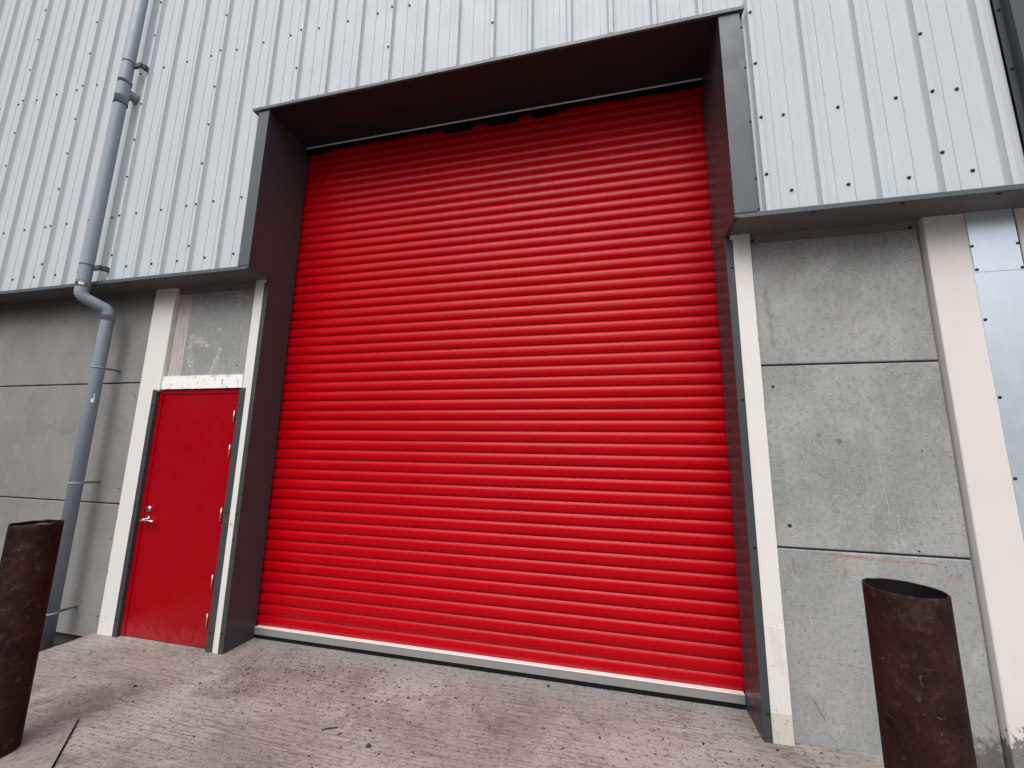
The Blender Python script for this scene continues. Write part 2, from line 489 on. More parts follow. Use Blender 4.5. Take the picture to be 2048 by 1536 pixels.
def m_pad():
    n = NT("brushed concrete pad", 0.75, spec=0.35)
    x, y, z = n.xyz()
    cl = n.noise(0.9, 6, 0.65, dist=0.5)
    col = n.mix(n.step(cl, 0.36, 0.66), (0.220, 0.187, 0.174), (0.375, 0.335, 0.315))
    g = n.noise(1.9, 5, 0.7, loc=(4, 2, 0), dist=0.4)
    col = n.mix(n.mul(n.step(g, 0.50, 0.64), 0.55), col, (0.125, 0.092, 0.084))
    edge = n.step(n.math('ADD', y, n.mul(n.noise(3, 5, 0.7), 0.30)), 0.10, 0.36)      # cleaner cement along the wall
    col = n.mix(n.mul(edge, 0.7), col, (0.27, 0.262, 0.258))
    lf = n.mul(n.step(n.math('ADD', x, n.mul(n.noise(3, 4), 0.5)), -0.75, -1.25), 0.5)
    col = n.mix(lf, col, (0.265, 0.25, 0.245))
    lines = n.noise(1.0, 6, 0.66, (3.0, 66, 1), (0, 0, 0), 0.3)
    patchy = n.step(n.noise(1.7, 4, 0.6, loc=(1, 8, 0)), 0.35, 0.60, 0.25, 1.0)
    col = n.mix(n.mul(n.mul(n.step(lines, 0.57, 0.66), 0.5), patchy), col, (0.42, 0.385, 0.365))
    col = n.mix(n.mul(n.mul(n.step(lines, 0.49, 0.39), 0.58), patchy), col, (0.095, 0.070, 0.064))
    brk = n.noise(34, 7, 0.76, (0.9, 1.15, 1))
    col = n.mix(n.mul(n.step(brk, 0.53, 0.61), 0.8), col, (0.085, 0.064, 0.058))
    agg = n.noise(75, 4, 0.65)
    col = n.mix(n.mul(n.step(agg, 0.54, 0.66), 0.6), col, (0.36, 0.33, 0.31))
    col = n.mix(n.mul(n.step(n.noise(150, 2, 0.5), 0.58, 0.68), 0.5), col, (0.07, 0.055, 0.05))
    sp = n.mul(n.step(n.voro(13, (0.8, 1.2, 1)), 0.12, 0.05), n.step(n.noise(2.2, 3, 0.6, loc=(9, 1, 0)), 0.48, 0.62))
    col = n.mix(n.mul(sp, 0.8), col, (0.022, 0.016, 0.015))
    st = n.step(n.noise(3.2, 5, 0.7, (0.8, 1.6, 1), (2, 7, 0), 0.8), 0.63, 0.74)
    col = n.mix(n.mul(st, 0.55), col, (0.050, 0.030, 0.028))
    n.color(col)
    n.rough(n.step(g, 0.3, 0.7, 0.6, 0.85))
    n.bump(lines, 0.014, 0.8)
    n.bump(n.noise(22, 6, 0.75, (0.7, 1.2, 1)), 0.016, 0.6)
    n.bump(brk, 0.008, 0.6)
    n.bump(n.noise(110, 4, 0.6), 0.002, 0.4)
    return n.mat


M['pad'] = m_pad()


def m_patch():
    n = NT("smooth trowelled concrete", 0.7, spec=0.35)
    col = n.mix(n.noise(4, 6, 0.7, dist=1.0), (0.105, 0.085, 0.085), (0.34, 0.305, 0.30))
    col = n.mix(n.step(n.noise(30, 5, 0.7), 0.50, 0.66, 0, 0.65), col, (0.085, 0.066, 0.064))
    col = n.mix(n.mul(n.step(n.voro(16), 0.12, 0.05), 0.7), col, (0.03, 0.022, 0.02))
    n.color(col)
    n.bump(n.noise(20, 5, 0.65), 0.003, 0.4)
    return n.mat


M['patch'] = m_patch()


def m_soil(name, a, b):
    n = NT(name, 0.95, spec=0.2)
    col = n.mix(n.noise(6, 8, 0.75), a, b)
    col = n.mix(n.mul(n.step(n.voro(30), 0.28, 0.14), 0.5), col, tuple(c * 2.2 for c in b))
    n.color(col)
    n.bump(n.noise(35, 6, 0.7), 0.02, 0.7)
    return n.mat


M['soil'] = m_soil("dark wet gravel", (0.020, 0.017, 0.014), (0.05, 0.042, 0.036))
M['yard'] = m_soil("yard asphalt", (0.040, 0.038, 0.036), (0.07, 0.066, 0.062))
M['scrap'] = m_plain("rusty scrap", (0.10, 0.035, 0.025), 0.8, var=0.4)
M['leaf'] = m_plain("dead leaf", (0.030, 0.020, 0.014), 0.9, var=0.5)
M['twig'] = m_plain("dead twig", (0.045, 0.035, 0.028), 0.9, var=0.4)
M['stone'] = m_plain("dark stone chip", (0.025, 0.022, 0.022), 0.8, var=0.4)
M['roof'] = m_paint("roof sheet", (0.2, 0.21, 0.22), 0.5)
M['opp'] = m_paint("dark grey cladding opposite", (0.07, 0.075, 0.08), 0.6)


def lintel_marks(n, col):
    s = n.mul(n.step(n.noise(13, 6, 0.75, dist=0.6), 0.52, 0.64), 0.65)
    col = n.mix(s, col, (0.33, 0.30, 0.265))
    col = n.mix(n.seg((-0.405, 2.285), (-0.398, 2.272), 0.011, 0.012, 40), col, (0.03, 0.014, 0.012))
    return n.mix(n.mul(n.seg((-0.400, 2.255), (-0.402, 2.248), 0.008, 0.008, 60), 0.8), col, (0.08, 0.03, 0.025))


def crack_mark(n, col):
    col = n.mix(n.seg((-0.098, 0.985), (-0.083, 1.008), 0.003, 0.004, 60), col, (0.08, 0.04, 0.02))
    return n.mix(n.seg((-0.083, 1.008), (-0.068, 0.975), 0.003, 0.004, 60), col, (0.08, 0.04, 0.02))


def cement_line(n, col):
    for a, b in (((4.045, 0.628), (4.17, 0.612)), ((4.07, 0.645), (4.17, 0.632)), ((4.09, 0.624), (4.17, 0.622))):
        col = n.mix(n.mul(n.seg(a, b, 0.0022, 0.001, 30), 0.6), col, (0.85, 0.85, 0.84))
    s = n.mul(n.seg((4.10, 0.60), (4.13, 0.40), 0.05, 0.04, 15, 0.05), 0.35)
    return n.mix(s, col, (0.48, 0.47, 0.455))


M['white1'] = m_white("white column paint", chips=0.9)
M['white2'] = m_white("white narrow column paint", mark=crack_mark)
M['white3'] = m_white("white column paint over cement", low=(0.53, 0.505, 0.44), chips=0.9, mark=cement_line)
M['white4'] = m_white("off white column paint", base=(0.60, 0.588, 0.57), peel=True, chips=0.25)
M['lintel'] = m_white("white stained lintel paint", base=(0.78, 0.77, 0.75), mark=lintel_marks)

# ------------------------------------------------------------------ object helpers
class MB:
    def __init__(self):
        self.v, self.f, self.s = [], [], []

    def face(self, pts, smooth=False):
        i = len(self.v)
        self.v += [tuple(p) for p in pts]
        self.f.append(tuple(range(i, i + len(pts))))
        self.s.append(smooth)

    def add(self, vs, fs, smooth=False):
        i = len(self.v)
        self.v += [tuple(p) for p in vs]
        self.f += [tuple(k + i for k in f) for f in fs]
        self.s += [smooth] * len(fs)

    def box(self, a, b):
        (x0, y0, z0), (x1, y1, z1) = a, b
        vs = [(x0, y0, z0), (x1, y0, z0), (x1, y1, z0), (x0, y1, z0), (x0, y0, z1), (x1, y0, z1), (x1, y1, z1), (x0, y1, z1)]
        self.add(vs, [(0, 3, 2, 1), (4, 5, 6, 7), (0, 1, 5, 4), (1, 2, 6, 5), (2, 3, 7, 6), (3, 0, 4, 7)])

    def tube(self, path, r, n=24, cap=(True, True), smooth=True):
        """round tube along a list of points; r a number or one per point"""
        P = [Vector(p) for p in path]
        rs = r if isinstance(r, (list, tuple)) else [r] * len(P)
        rings = []
        ref = None
        for i, p in enumerate(P):
            d = (P[min(i + 1, len(P) - 1)] - P[max(i - 1, 0)]).normalized()
            if ref is None:
                ref = Vector((1, 0, 0)) if abs(d.x) < 0.9 else Vector((0, 1, 0))
            u = (ref - d * ref.dot(d)).normalized()
            w = d.cross(u)
            ref = u
            rings.append([p + (u * math.cos(2 * math.pi * k / n) + w * math.sin(2 * math.pi * k / n)) * rs[i] for k in range(n)])
        base = len(self.v)
        for rg in rings:
            self.v += [tuple(q) for q in rg]
        for i in range(len(P) - 1):
            for k in range(n):
                a = base + i * n + k; b = base + i * n + (k + 1) % n
                self.f.append((a, b, b + n, a + n)); self.s.append(smooth)
        if cap[0]:
            self.f.append(tuple(base + k for k in reversed(range(n)))); self.s.append(False)
        if cap[1]:
            e = base + (len(P) - 1) * n
            self.f.append(tuple(e + k for k in range(n))); self.s.append(False)

    def mesh(self, name, m):
        me = bpy.data.meshes.new(name)
        me.from_pydata(self.v, [], self.f)
        me.polygons.foreach_set("use_smooth", self.s)
        me.materials.append(m)
        me.update()
        return me

    def build(self, name, m, parent=None, loc=(0, 0, 0), bevel=0.0, seg=2):
        o = bpy.data.objects.new(name, self.mesh(name, m))
        C.objects.link(o)
        o.location = loc
        if parent:
            o.parent = parent
        if bevel:
            b = o.modifiers.new("bevel", 'BEVEL')
            b.width = bevel; b.segments = seg; b.limit_method = 'ANGLE'; b.angle_limit = rad(40)
        return o


def empty(name, loc=(0, 0, 0), parent=None):
    o = bpy.data.objects.new(name, None)
    C.objects.link(o)
    o.location = loc
    o.empty_display_size = 0.1
    if parent:
        o.parent = parent
    return o


def tag(o, label=None, cat=None, group=None, kind=None):
    if label: o['label'] = label
    if cat: o['category'] = cat
    if group: o['group'] = group
    if kind: o['kind'] = kind
    return o


def dup(o, loc, parent, rot=None):
    c = o.copy()
    C.objects.link(c)
    c.parent = parent
    c.location = loc
    if rot is not None:
        c.rotation_euler = rot
    return c


# ------------------------------------------------------------------ ground
def sheet(name, x0, x1, y0, y1, z, m):
    b = MB(); b.face([(x0, y0, z), (x1, y0, z), (x1, y1, z), (x0, y1, z)])
    return tag(b.build(name, m), kind='structure')


sheet("ground", -400, 400, -400, 400, -0.24, M['yard'])
pd = MB()
PX0, PX1, PY0, PY1, PT = -1.452, 16.0, -16.0, 0.40, -0.026
# the pad's left edge is slightly broken, so it follows a jittered line
ys = [PY1 - i * 0.06 for i in range(60)] + [PY0]
edge = [(PX0 + mnoise.noise(Vector((0, y * 9, 0))) * 0.008 - (0.01 if y < -0.2 else 0.0), y) for y in ys]
for i in range(len(edge) - 1):
    (xa, ya), (xb, yb) = edge[i], edge[i + 1]
    pd.face([(xb, yb, PT), (PX1, yb, PT), (PX1, ya, PT), (xa, ya, PT)])
    pd.face([(xa, ya, PT), (xa + 0.012, ya, -0.26), (xb + 0.012, yb, -0.26), (xb, yb, PT)])
tag(pd.build("concrete_pad", M['pad']), kind='structure')
sheet("gravel_strip", -14, -1.43, -2.2, 0.5, -0.232, M['soil'])
# smooth square cast round the near bollard, and the open joint along it
cx, cy = -0.11, -0.87
e1 = Vector((0.745, -0.667)); e2 = Vector((-0.77, -0.64)).normalized()
c0 = Vector((cx, cy))
q = [c0, c0 + e1 * 0.75, c0 + e1 * 0.75 + e2 * 0.75, c0 + e2 * 0.75]
b = MB(); b.face([(p.x, p.y, PT + 0.004) for p in reversed(q)])
tag(b.build("smooth_concrete", M['patch']), kind='structure')
nrm = Vector((e1.y, -e1.x)) * -1
j = [c0 - e1 * 0.01, c0 + e1 * 0.75, c0 + e1 * 0.75 - nrm * 0.008, c0 - e1 * 0.01 - nrm * 0.006]
b = MB(); b.face([(p.x, p.y, PT + 0.0075) for p in j]); b.face([(p.x, p.y, PT + 0.0075) for p in reversed(j)])
n2 = Vector((e2.y, -e2.x))
j = [c0 + e2 * 0.01, c0 + e2 * 0.75, c0 + e2 * 0.75 + Vector((0.002, 0.003)), c0 + e2 * 0.01 + Vector((0.002, 0.003))]
b.face([(p.x, p.y, PT + 0.0075) for p in j]); b.face([(p.x, p.y, PT + 0.0075) for p in reversed(j)])
tag(b.build("expansion_joint", M['rubber']), kind='structure')

# ------------------------------------------------------------------ warehouse
wh = tag(empty("warehouse"), "warehouse front in pale ribbed cladding over grey concrete, with red shutter and red door", "warehouse")

# --- ribbed cladding, one mesh per metre-wide sheet
RIB, PER, CR, PAN = 4.218, 0.331, -0.226, -0.184
TOP = 9.0
LX, RXE = -14.0, 5.634
ZB, ZP = 3.27, 4.915            # foot of the cladding; over the door surround


def prof(c):
    """(x, y) of one period to the right of crest c"""
    g = PAN - 0.0055
    return [(c - 0.015, CR), (c + 0.015, CR), (c + 0.022, PAN - 0.018), (c + 0.029, PAN - 0.008), (c + 0.042, PAN - 0.0028), (c + 0.060, PAN),
            (c + 0.088, PAN), (c + 0.0915, g), (c + 0.1415, g), (c + 0.145, PAN), (c + 0.194, PAN), (c + 0.1975, g), (c + 0.2475, g), (c + 0.251, PAN),
            (c + PER - 0.060, PAN), (c + PER - 0.042, PAN - 0.0028), (c + PER - 0.029, PAN - 0.008), (c + PER - 0.022, PAN - 0.018)]


allp = []
k0 = int((LX - RIB) / PER) - 1
for k in range(k0, 6):
    allp += [(x, y, k) for x, y in prof(RIB + k * PER)]
allp = [p for p in allp if LX <= p[0] <= RXE]


def yat(x):
    for i in range(len(allp) - 1):
        if allp[i][0] <= x <= allp[i + 1][0]:
            t = (x - allp[i][0]) / (allp[i + 1][0] - allp[i][0] + 1e-9)
            return allp[i][1] * (1 - t) + allp[i + 1][1] * t
    return PAN


cuts = [-0.122, 4.166]
pts = sorted(set([(p[0], p[1]) for p in allp] + [(c, yat(c)) for c in cuts] + [(RXE, yat(RXE))]))
sheet_edges = [RIB + 3 * i * PER - 0.015 for i in range(-20, 3)]
clads = []
lo = LX - 1
for e in sheet_edges + [99]:
    seg = [p for p in pts if lo - 2e-4 <= p[0] <= e + 2e-4]
    if len(seg) > 2:
        sb = MB()
        dy = 0.0
        seg = [p for i, p in enumerate(seg) if i == 0 or p[0] - seg[i - 1][0] > 2e-4]
        vs = []
        for (xa, ya) in seg:
            vs += [(xa, ya, ZB), (xa, ya, ZP), (xa, ya, TOP)]
        fs = []
        for i in range(len(seg) - 1):
            fs.append((3 * i + 1, 3 * i + 4, 3 * i + 5, 3 * i + 2))
            if not (-0.122 < (seg[i][0] + seg[i + 1][0]) / 2 < 4.166):
                fs.append((3 * i, 3 * i + 3, 3 * i + 4, 3 * i + 1))
        sb.add(vs, fs, True)
        o = sb.build("cladding_sheet", M['clad'], wh)
        e_ = o.modifiers.new("fold", 'EDGE_SPLIT'); e_.split_angle = rad(32)
        clads.append((lo, e, o))
    lo = e


def sheet_at(x):
    for a, b_, o in clads:
        if a <= x <= b_:
            return o
    return wh


# --- screws
def screw_mesh(name, rw=0.0120, rh=0.0080, hh=0.0075):
    b = MB()
    def ring(r, y, n=10):
        return [(r * math.cos(2 * math.pi * i / n), y, r * math.sin(2 * math.pi * i / n)) for i in range(n)]
    n = 10
    R = [ring(rw, 0.0), ring(rw, -0.002), ring(rh, -0.003), ring(rh * 0.96, -hh), ring(rh * 0.5, -hh - 0.001)]
    vs = [p for r_ in R for p in r_]
    fs = []
    for i in range(len(R) - 1):
        for k in range(n):
            a = i * n + k; c = i * n + (k + 1) % n
            fs.append((a, c, c + n, a + n))
    fs.append(tuple((len(R) - 1) * n + k for k in range(n)))
    b.add(vs, fs)
    return b.mesh(name, M['screw'])


SCREW = screw_mesh("cladding_screw")
FSCREW = screw_mesh("flashing_screw")
TSCREW = screw_mesh("trim_screw", 0.010, 0.007, 0.005)


def screw(mesh, name, loc, parent, rot=None):
    o = bpy.data.objects.new(name, mesh)
    C.objects.link(o)
    o.location = loc
    o.parent = parent
    o.rotation_euler = rot if rot else (random.uniform(-0.08, 0.08), random.uniform(0, 3), random.uniform(-0.08, 0.08))
    return o


for k in range(-26, 4):
    xp = RIB + k * PER + 0.160 + random.uniform(-0.006, 0.006)
    for z in (3.446, 4.035, 5.803):
        if -0.16 < xp < 4.18 and z < 4.95 or xp > 5.6:
            continue
        if z > 5 and xp > 1.6:
            continue                                     # those girt screws lie above the picture
        screw(SCREW, "cladding_screw", (xp, PAN - 0.0005, z + random.uniform(-0.006, 0.006)), sheet_at(xp))
for i in range(-8, 2):
    xc = RIB + 3 * i * PER
    for kz in range(9):
        z = 3.563 + 0.4435 * kz
        if -0.12 < xc < 4.16 and z < 4.95:
            continue
        if xc > 1 and z > 5.9:
            continue
        screw(SCREW, "cladding_screw", (xc + random.uniform(-0.006, 0.004), CR - 0.0005, z + random.uniform(-0.005, 0.005)), sheet_at(xc))
for xc in (RIB - 12 * PER, RIB - 9 * PER, RIB - 8 * PER, RIB - 6 * PER, RIB - 3 * PER):
    screw(SCREW, "cladding_screw", (xc, CR - 0.0005, 4.965), sheet_at(xc))

# --- rest of the shell: cap, roof, side and rear walls, inner lining
b = MB(); b.box((LX, -0.27, TOP), (6.0, 0.05, TOP + 0.12)); b.build("eaves_flashing", M['grey'], wh)
b = MB(); b.box((LX, 0.05, TOP), (6.0, 18, TOP + 0.1)); b.build("roof", M['roof'], wh)
b = MB(); b.box((5.9, 0.30, -0.2), (6.0, 18, TOP)); b.build("side_wall", M['conc_left'], wh)
b = MB(); b.box((LX, 0.3, -0.2), (LX + 0.1, 18, TOP)); b.build("side_wall", M['conc_left'], wh)
b = MB(); b.box((LX, 17.9, -0.2), (6.0, 18, TOP - 0.01)); b.build("rear_wall", M['conc_left'], wh)
b = MB(); b.box((LX + .1, -0.12, 3.31), (-0.02, -0.10, TOP)); b.box((4.02, -0.12, 3.31), (5.9, -0.10, TOP)); b.box((-0.02, -0.12, 5.0), (4.02, -0.10, TOP))
b.box((LX + .1, 0.19, -0.2), (-0.03, 0.21, 3.3)); b.box((4.03, 0.19, -0.2), (5.9, 0.21, 3.3))
b.box((-0.5, 0.75, -0.2), (4.5, 0.77, 5.4))
b.build("inner_lining", M['inner'], wh)

# --- concrete wall panels (recessed 4 cm behind the column faces)
PY = 0.04
def panel(x0, x1, z0, z1, m, label=None):
    b = MB(); b.box((x0, PY, z0), (x1, 0.18, z1))
    o = b.build("concrete_panel", m, wh, bevel=0.007, seg=2)
    if label: o['label'] = label
    return o


for z0, z1 in ((-0.09, 1.094), (1.106, 2.282), (2.294, 3.31)):
    panel(-7.5, -1.406, z0, z1, M['conc_left'])
    panel(-13.9, -7.51, z0, z1, M['conc_left'])
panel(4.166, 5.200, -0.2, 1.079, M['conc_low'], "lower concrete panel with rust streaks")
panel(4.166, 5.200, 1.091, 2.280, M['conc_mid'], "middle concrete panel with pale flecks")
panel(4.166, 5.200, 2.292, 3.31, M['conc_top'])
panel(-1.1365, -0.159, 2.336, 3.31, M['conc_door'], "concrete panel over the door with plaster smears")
b = MB(); b.box((LX + .1, 0.12, -0.30), (-1.2, 0.185, -0.0905)); b.build("footing", M['plinth'], wh)
b = MB()
for z in (1.100, 2.288):
    b.box((-13.9, 0.060, z - 0.0055), (-1.408, 0.17, z + 0.0055))
for z in (1.085, 2.286):
    b.box((4.168, 0.060, z - 0.0055), (5.199, 0.17, z + 0.0055))
b.box((5.2005, 0.065, -0.2), (5.2105, 0.17, 3.3))
b.build("joint_sealant", M['sealant'], wh)


# --- columns: a slightly uneven arris with a few chips
def column(x0, x1, z0, z1, m, label, y0=0.0, y1=0.17, chip=1.0, seed=0.0, x1_low=None, z_low=0.0):
    b = MB()
    n = int((z1 - z0) / 0.025)
    rows = []
    for i in range(n + 1):
        z = z0 + (z1 - z0) * i / n
        def jit(s):
            a = mnoise.noise(Vector((s + seed, z * 11, 0))) * 0.0018
            c = mnoise.noise(Vector((s * 3 + seed, z * 23, 5)))
            return a + (max(0, c - 0.38) * 0.03 * chip)
        l = max(0, jit(1.0)); r = max(0, jit(9.0))
        bv = 0.004
        xr = x1_low if x1_low is not None and z < z_low else x1
        rows.append([(x0, y1, z), (x0, y0 + bv + l, z), (x0 + bv + l, y0, z), (xr - bv - r, y0, z), (xr, y0 + bv + r, z), (xr, y1, z)])
    vs = [p for r_ in rows for p in r_]
    fs = []
    for i in range(n):
        for k in range(5):
            a = i * 6 + k
            fs.append((a, a + 1, a + 7, a + 6))
    fs.append(tuple(range(5, -1, -1))); fs.append(tuple(n * 6 + k for k in range(6)))
    b.add(vs, fs)
    o = b.build("column", m, wh)
    if label: o['label'] = label
    return o


column(-1.405, -1.138, -0.3, 3.26, M['white1'], "white column left of the door", seed=1, x1_low=-1.1685, z_low=2.2)
column(-0.158, -0.040, -0.3, 3.26, M['white2'], "narrow white column between door and shutter", seed=2, chip=0.6)
column(4.035, 4.1665, -0.3, 3.26, M['white3'], "white column right of the shutter, cream at its foot", seed=3)
column(5.211, 5.446, -0.3, 3.26, M['white4'], "wide off white column with paint peeled at its foot", seed=4, chip=0.4)
column(5.700, 5.90, -0.3, 3.26, M['white4'], None, seed=5, chip=0.3)

# --- galvanised sheet beside the wide column
b = MB(); b.box((5.436, -0.0062, 2.845), (5.685, -0.0035, 3.262)); gs = b.build("galvanised_sheet", M['galv'], wh, bevel=0.001, seg=1)
b = MB(); b.box((5.430, -0.0030, -0.2), (5.715, -0.0005, 2.858)); gl = b.build("galvanised_sheet", M['galv'], wh, bevel=0.001, seg=1)
for x, z in ((5.443, 3.023), (5.678, 3.021), (5.446, 2.862), (5.676, 2.858)):
    screw(TSCREW, "sheet_rivet", (x, -0.0062, z), gs)
for z in (2.53, 2.04, 1.56):
    screw(TSCREW, "sheet_rivet", (5.443, -0.003, z), gl)

# --- drip flashing under the cladding
F = -0.235
def drip(x0, x1, xb0, xb1):
    b = MB()
    b.box((x0, F, 3.258), (x1, F + 0.004, 3.290))                       # front lip
    o = b.build("drip_flashing", M['grey'], wh)
    k = MB(); k.box((x0, F + 0.0042, 3.262), (x1, 0.055, 3.266)); k.build("ledge_underside", M['drip'], o)
    for a, c in xb0:
        k = MB(); k.box((a, 0.034, 3.196), (c, 0.0372, 3.2618)); k.build("back_angle", M['back'], o)
    for x in xb1:
        screw(FSCREW, "flashing_screw", (x, -0.200, 3.262), o, (rad(90), 0, 0))
    return o


d1 = drip(LX, -0.002, [(LX, -1.408), (-1.134, -0.160)], [-3.35, -2.873, -2.454, -1.95, -1.494, -1.01, -0.52])
d2 = drip(4.002, 5.95, [(4.168, 5.199)], [4.014, 4.488, 4.980, 5.468])
for x, z in ((-1.476, 3.209), (-0.501, 3.207), (-2.42, 3.22)):
    screw(FSCREW, "flashing_screw", (x, 0.033, z), d1)
for x, z in ((4.192, 3.216), (5.157, 3.210)):
    screw(FSCREW, "flashing_screw", (x, 0.033, z), d2)

# --- corner flashing at the right end
b = MB()
b.box((5.634, -0.208, 3.291), (5.668, -0.204, TOP - 0.01)); b.box((5.668, -0.262, 3.291), (5.98, -0.10, TOP - 0.01))
cf = b.build("corner_flashing", M['trim'], wh)
for z in (3.66, 4.10, 4.545):
    screw(FSCREW, "flashing_screw", (5.652, -0.208, z), cf)

# --- surround of the big door
SH = 0.296
ds = empty("door_surround", (0, 0, 0), wh)
ds['label'] = "dark grey metal surround of the big door"
b = MB(); b.box((-0.124, -0.240, 3.2905), (0.0, -0.17, 4.898)); b.build("face_flange", M['grey'], ds, bevel=0.002, seg=1)
b = MB(); b.box((4.0, -0.240, 3.2905), (4.143, -0.19, 4.898)); b.build("face_flange", M['grey'], ds, bevel=0.002, seg=1)
b = MB(); b.box((4.143, -0.212, 3.2905), (4.168, -0.208, 4.898)); fs_ = b.build("side_flange", M['grey'], ds)
for z in (3.325, 3.553, 4.003, 4.45, 4.80):
    screw(FSCREW, "flashing_screw", (4.156, -0.212, z), fs_)
# upper reveals (proud of the wall), then the lower ones
for s, x in ((-1, 0.0), (1, 4.0)):
    b = MB()
    xi = x - s * 0.0015                # upper sheet stands 1.5 mm proud of the lower one
    b.face([(xi, -0.2405, 3.262), (xi, 0.306, 3.250), (xi, 0.306, 4.93), (xi, -0.2405, 4.90)])
    b.face([(xi, -0.2405, 3.262), (xi + s * 0.03, -0.2395, 3.262), (xi + s * 0.03, 0.306, 3.250), (xi, 0.306, 3.250)])
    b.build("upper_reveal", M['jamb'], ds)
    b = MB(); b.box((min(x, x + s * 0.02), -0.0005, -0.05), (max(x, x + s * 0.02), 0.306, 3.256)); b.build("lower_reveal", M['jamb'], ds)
    x2 = x + s * 0.049
    b = MB(); b.box((min(x, x2) , -0.0045, -0.05), (max(x, x2), -0.0008, 3.222))
    lf = b.build("jamb_trim", M['trim'], ds)
    for z in (0.127, 1.085, 2.047, 3.01):
        screw(TSCREW, "trim_screw", (x + s * 0.033, -0.0045, z), lf)
b = MB(); b.box((-0.182, -0.256, 4.905), (4.173, -0.18, 4.936)); b.build("head_flashing", M['grey'], ds, bevel=0.002, seg=1)
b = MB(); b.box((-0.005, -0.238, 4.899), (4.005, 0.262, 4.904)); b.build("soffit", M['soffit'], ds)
b = MB(); b.box((0.002, 0.262, 4.892), (3.998, 0.268, 4.922)); b.box((0.002, 0.2685, 4.892), (3.998, 0.285, 4.896)); hb = b.build("head_angle", M['headbar'], ds)
for x in (1.42, 2.62):
    b = MB(); b.box((x, 0.2605, 4.9), (x + 0.045, 0.2618, 4.921)); b.build("fixing_clip", M['rubber'], hb)
# ragged black strip above the curtain, added for the deep shade under the soffit
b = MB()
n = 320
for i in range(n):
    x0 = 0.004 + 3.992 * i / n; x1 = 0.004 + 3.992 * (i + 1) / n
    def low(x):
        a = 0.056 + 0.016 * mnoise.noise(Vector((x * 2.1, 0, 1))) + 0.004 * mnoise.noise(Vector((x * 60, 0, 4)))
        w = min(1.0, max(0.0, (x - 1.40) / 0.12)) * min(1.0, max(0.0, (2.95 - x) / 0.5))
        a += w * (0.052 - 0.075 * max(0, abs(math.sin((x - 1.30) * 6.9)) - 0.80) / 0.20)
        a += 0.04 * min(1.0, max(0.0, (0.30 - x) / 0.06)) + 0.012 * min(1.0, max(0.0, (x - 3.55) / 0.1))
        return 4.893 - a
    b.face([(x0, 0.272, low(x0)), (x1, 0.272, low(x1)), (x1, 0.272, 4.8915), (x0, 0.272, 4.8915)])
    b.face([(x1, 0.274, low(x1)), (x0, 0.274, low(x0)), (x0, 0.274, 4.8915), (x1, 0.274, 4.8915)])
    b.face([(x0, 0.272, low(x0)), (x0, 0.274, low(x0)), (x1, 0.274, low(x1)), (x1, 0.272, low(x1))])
b.build("head_shade_strip", M['head_shade'], ds)

# --- roller shutter
ZS, PITCH, DEP = 0.0655, 0.0932, 0.0145
SC = 0.332                      # the curtain hangs a little behind the bottom bar's face
b = MB()
NS, NP, NX = 55, 18, 1
rng = random.Random(5)
for i in range(NS):
    z0 = ZS + i * PITCH
    dy = rng.uniform(-0.0006, 0.0006)
    tilt = rng.uniform(-0.0008, 0.0008)
    prof_ = []
    for k in range(NP + 1):
        t = 0.5 - 0.5 * math.cos(math.pi * k / NP)
        y = SC + 0.006 - DEP * (1 - abs(2 * t - 1) ** 2.7) + 0.0018 * (2 * t - 1)
        prof_.append((y + dy + tilt * (t - 0.5), z0 + 0.0014 + (PITCH - 0.0014) * t))
    prof_ = [(SC + 0.012, z0)] + prof_
    vs = []
    for (y, z) in prof_:
        vs += [(-0.07, y, z), (4.07, y, z)]
    fs = [(2 * k, 2 * k + 1, 2 * k + 3, 2 * k + 2) for k in range(len(prof_) - 1)]
    b.add(vs, fs, True)
rs = b.build("roller_shutter", M['slat'], wh)
rs['label'] = "red roller shutter of curved slats, closed"
b = MB(); b.box((0.004, SH - 0.002, 0.009), (3.996, SC + 0.005, 0.0648)); bb = b.build("bottom_bar", M['alu'], rs)
b = MB(); b.box((0.004, SH - 0.006, 0.0652), (3.996, SC + 0.004, 0.0700)); b.build("lit_ledge", M['lip'], bb, bevel=0.0015, seg=2)
b = MB(); b.box((0.004, SH + 0.003, -0.026), (3.996, SC, 0.0088)); b.build("bottom_seal", M['rubber'], rs, bevel=0.003, seg=2)

# --- personnel door
DY = 0.026
dr = empty("personnel_door", (0, 0, 0), wh)
dr['label'] = "plain red steel door left of the shutter"
X0, X1, Z0, Z1 = -1.165, -0.160, -0.03, 2.204
b = MB()
b.box((X0, DY, Z0), (X0 + 0.042, 0.12, Z1)); b.box((X1 - 0.050, DY, Z0), (X1, 0.12, Z1)); b.box((X0 + 0.042, DY, Z1 - 0.044), (X1 - 0.050, 0.12, Z1))
b.build("door_frame", M['door'], dr, bevel=0.002, seg=1)
b = MB(); b.box((X0 + 0.045, DY + 0.008, Z0 + 0.010), (X1 - 0.053, DY + 0.05, Z1 - 0.047))
leaf = b.build("door_leaf", M['door'], dr, bevel=0.002, seg=2)
b = MB(); b.box((X0, DY + 0.012, Z0 - 0.05), (X1, 0.12, Z0 + 0.009)); b.build("threshold", M['rubber'], dr)
hz = [(1.900, 2.007), (1.585, 1.692), (1.026, 1.133), (0.468, 0.576), (0.157, 0.265)]
hm = MB(); hm.tube([(0, 0, -0.052), (0, 0, 0.052)], 0.0055, 10); hm.tube([(0, 0, -0.0555), (0, 0, -0.053)], 0.0045, 8); hm.tube([(0, 0, 0.053), (0, 0, 0.0555)], 0.0045, 8)
hmesh = hm.mesh("hinge", M['hinge'])
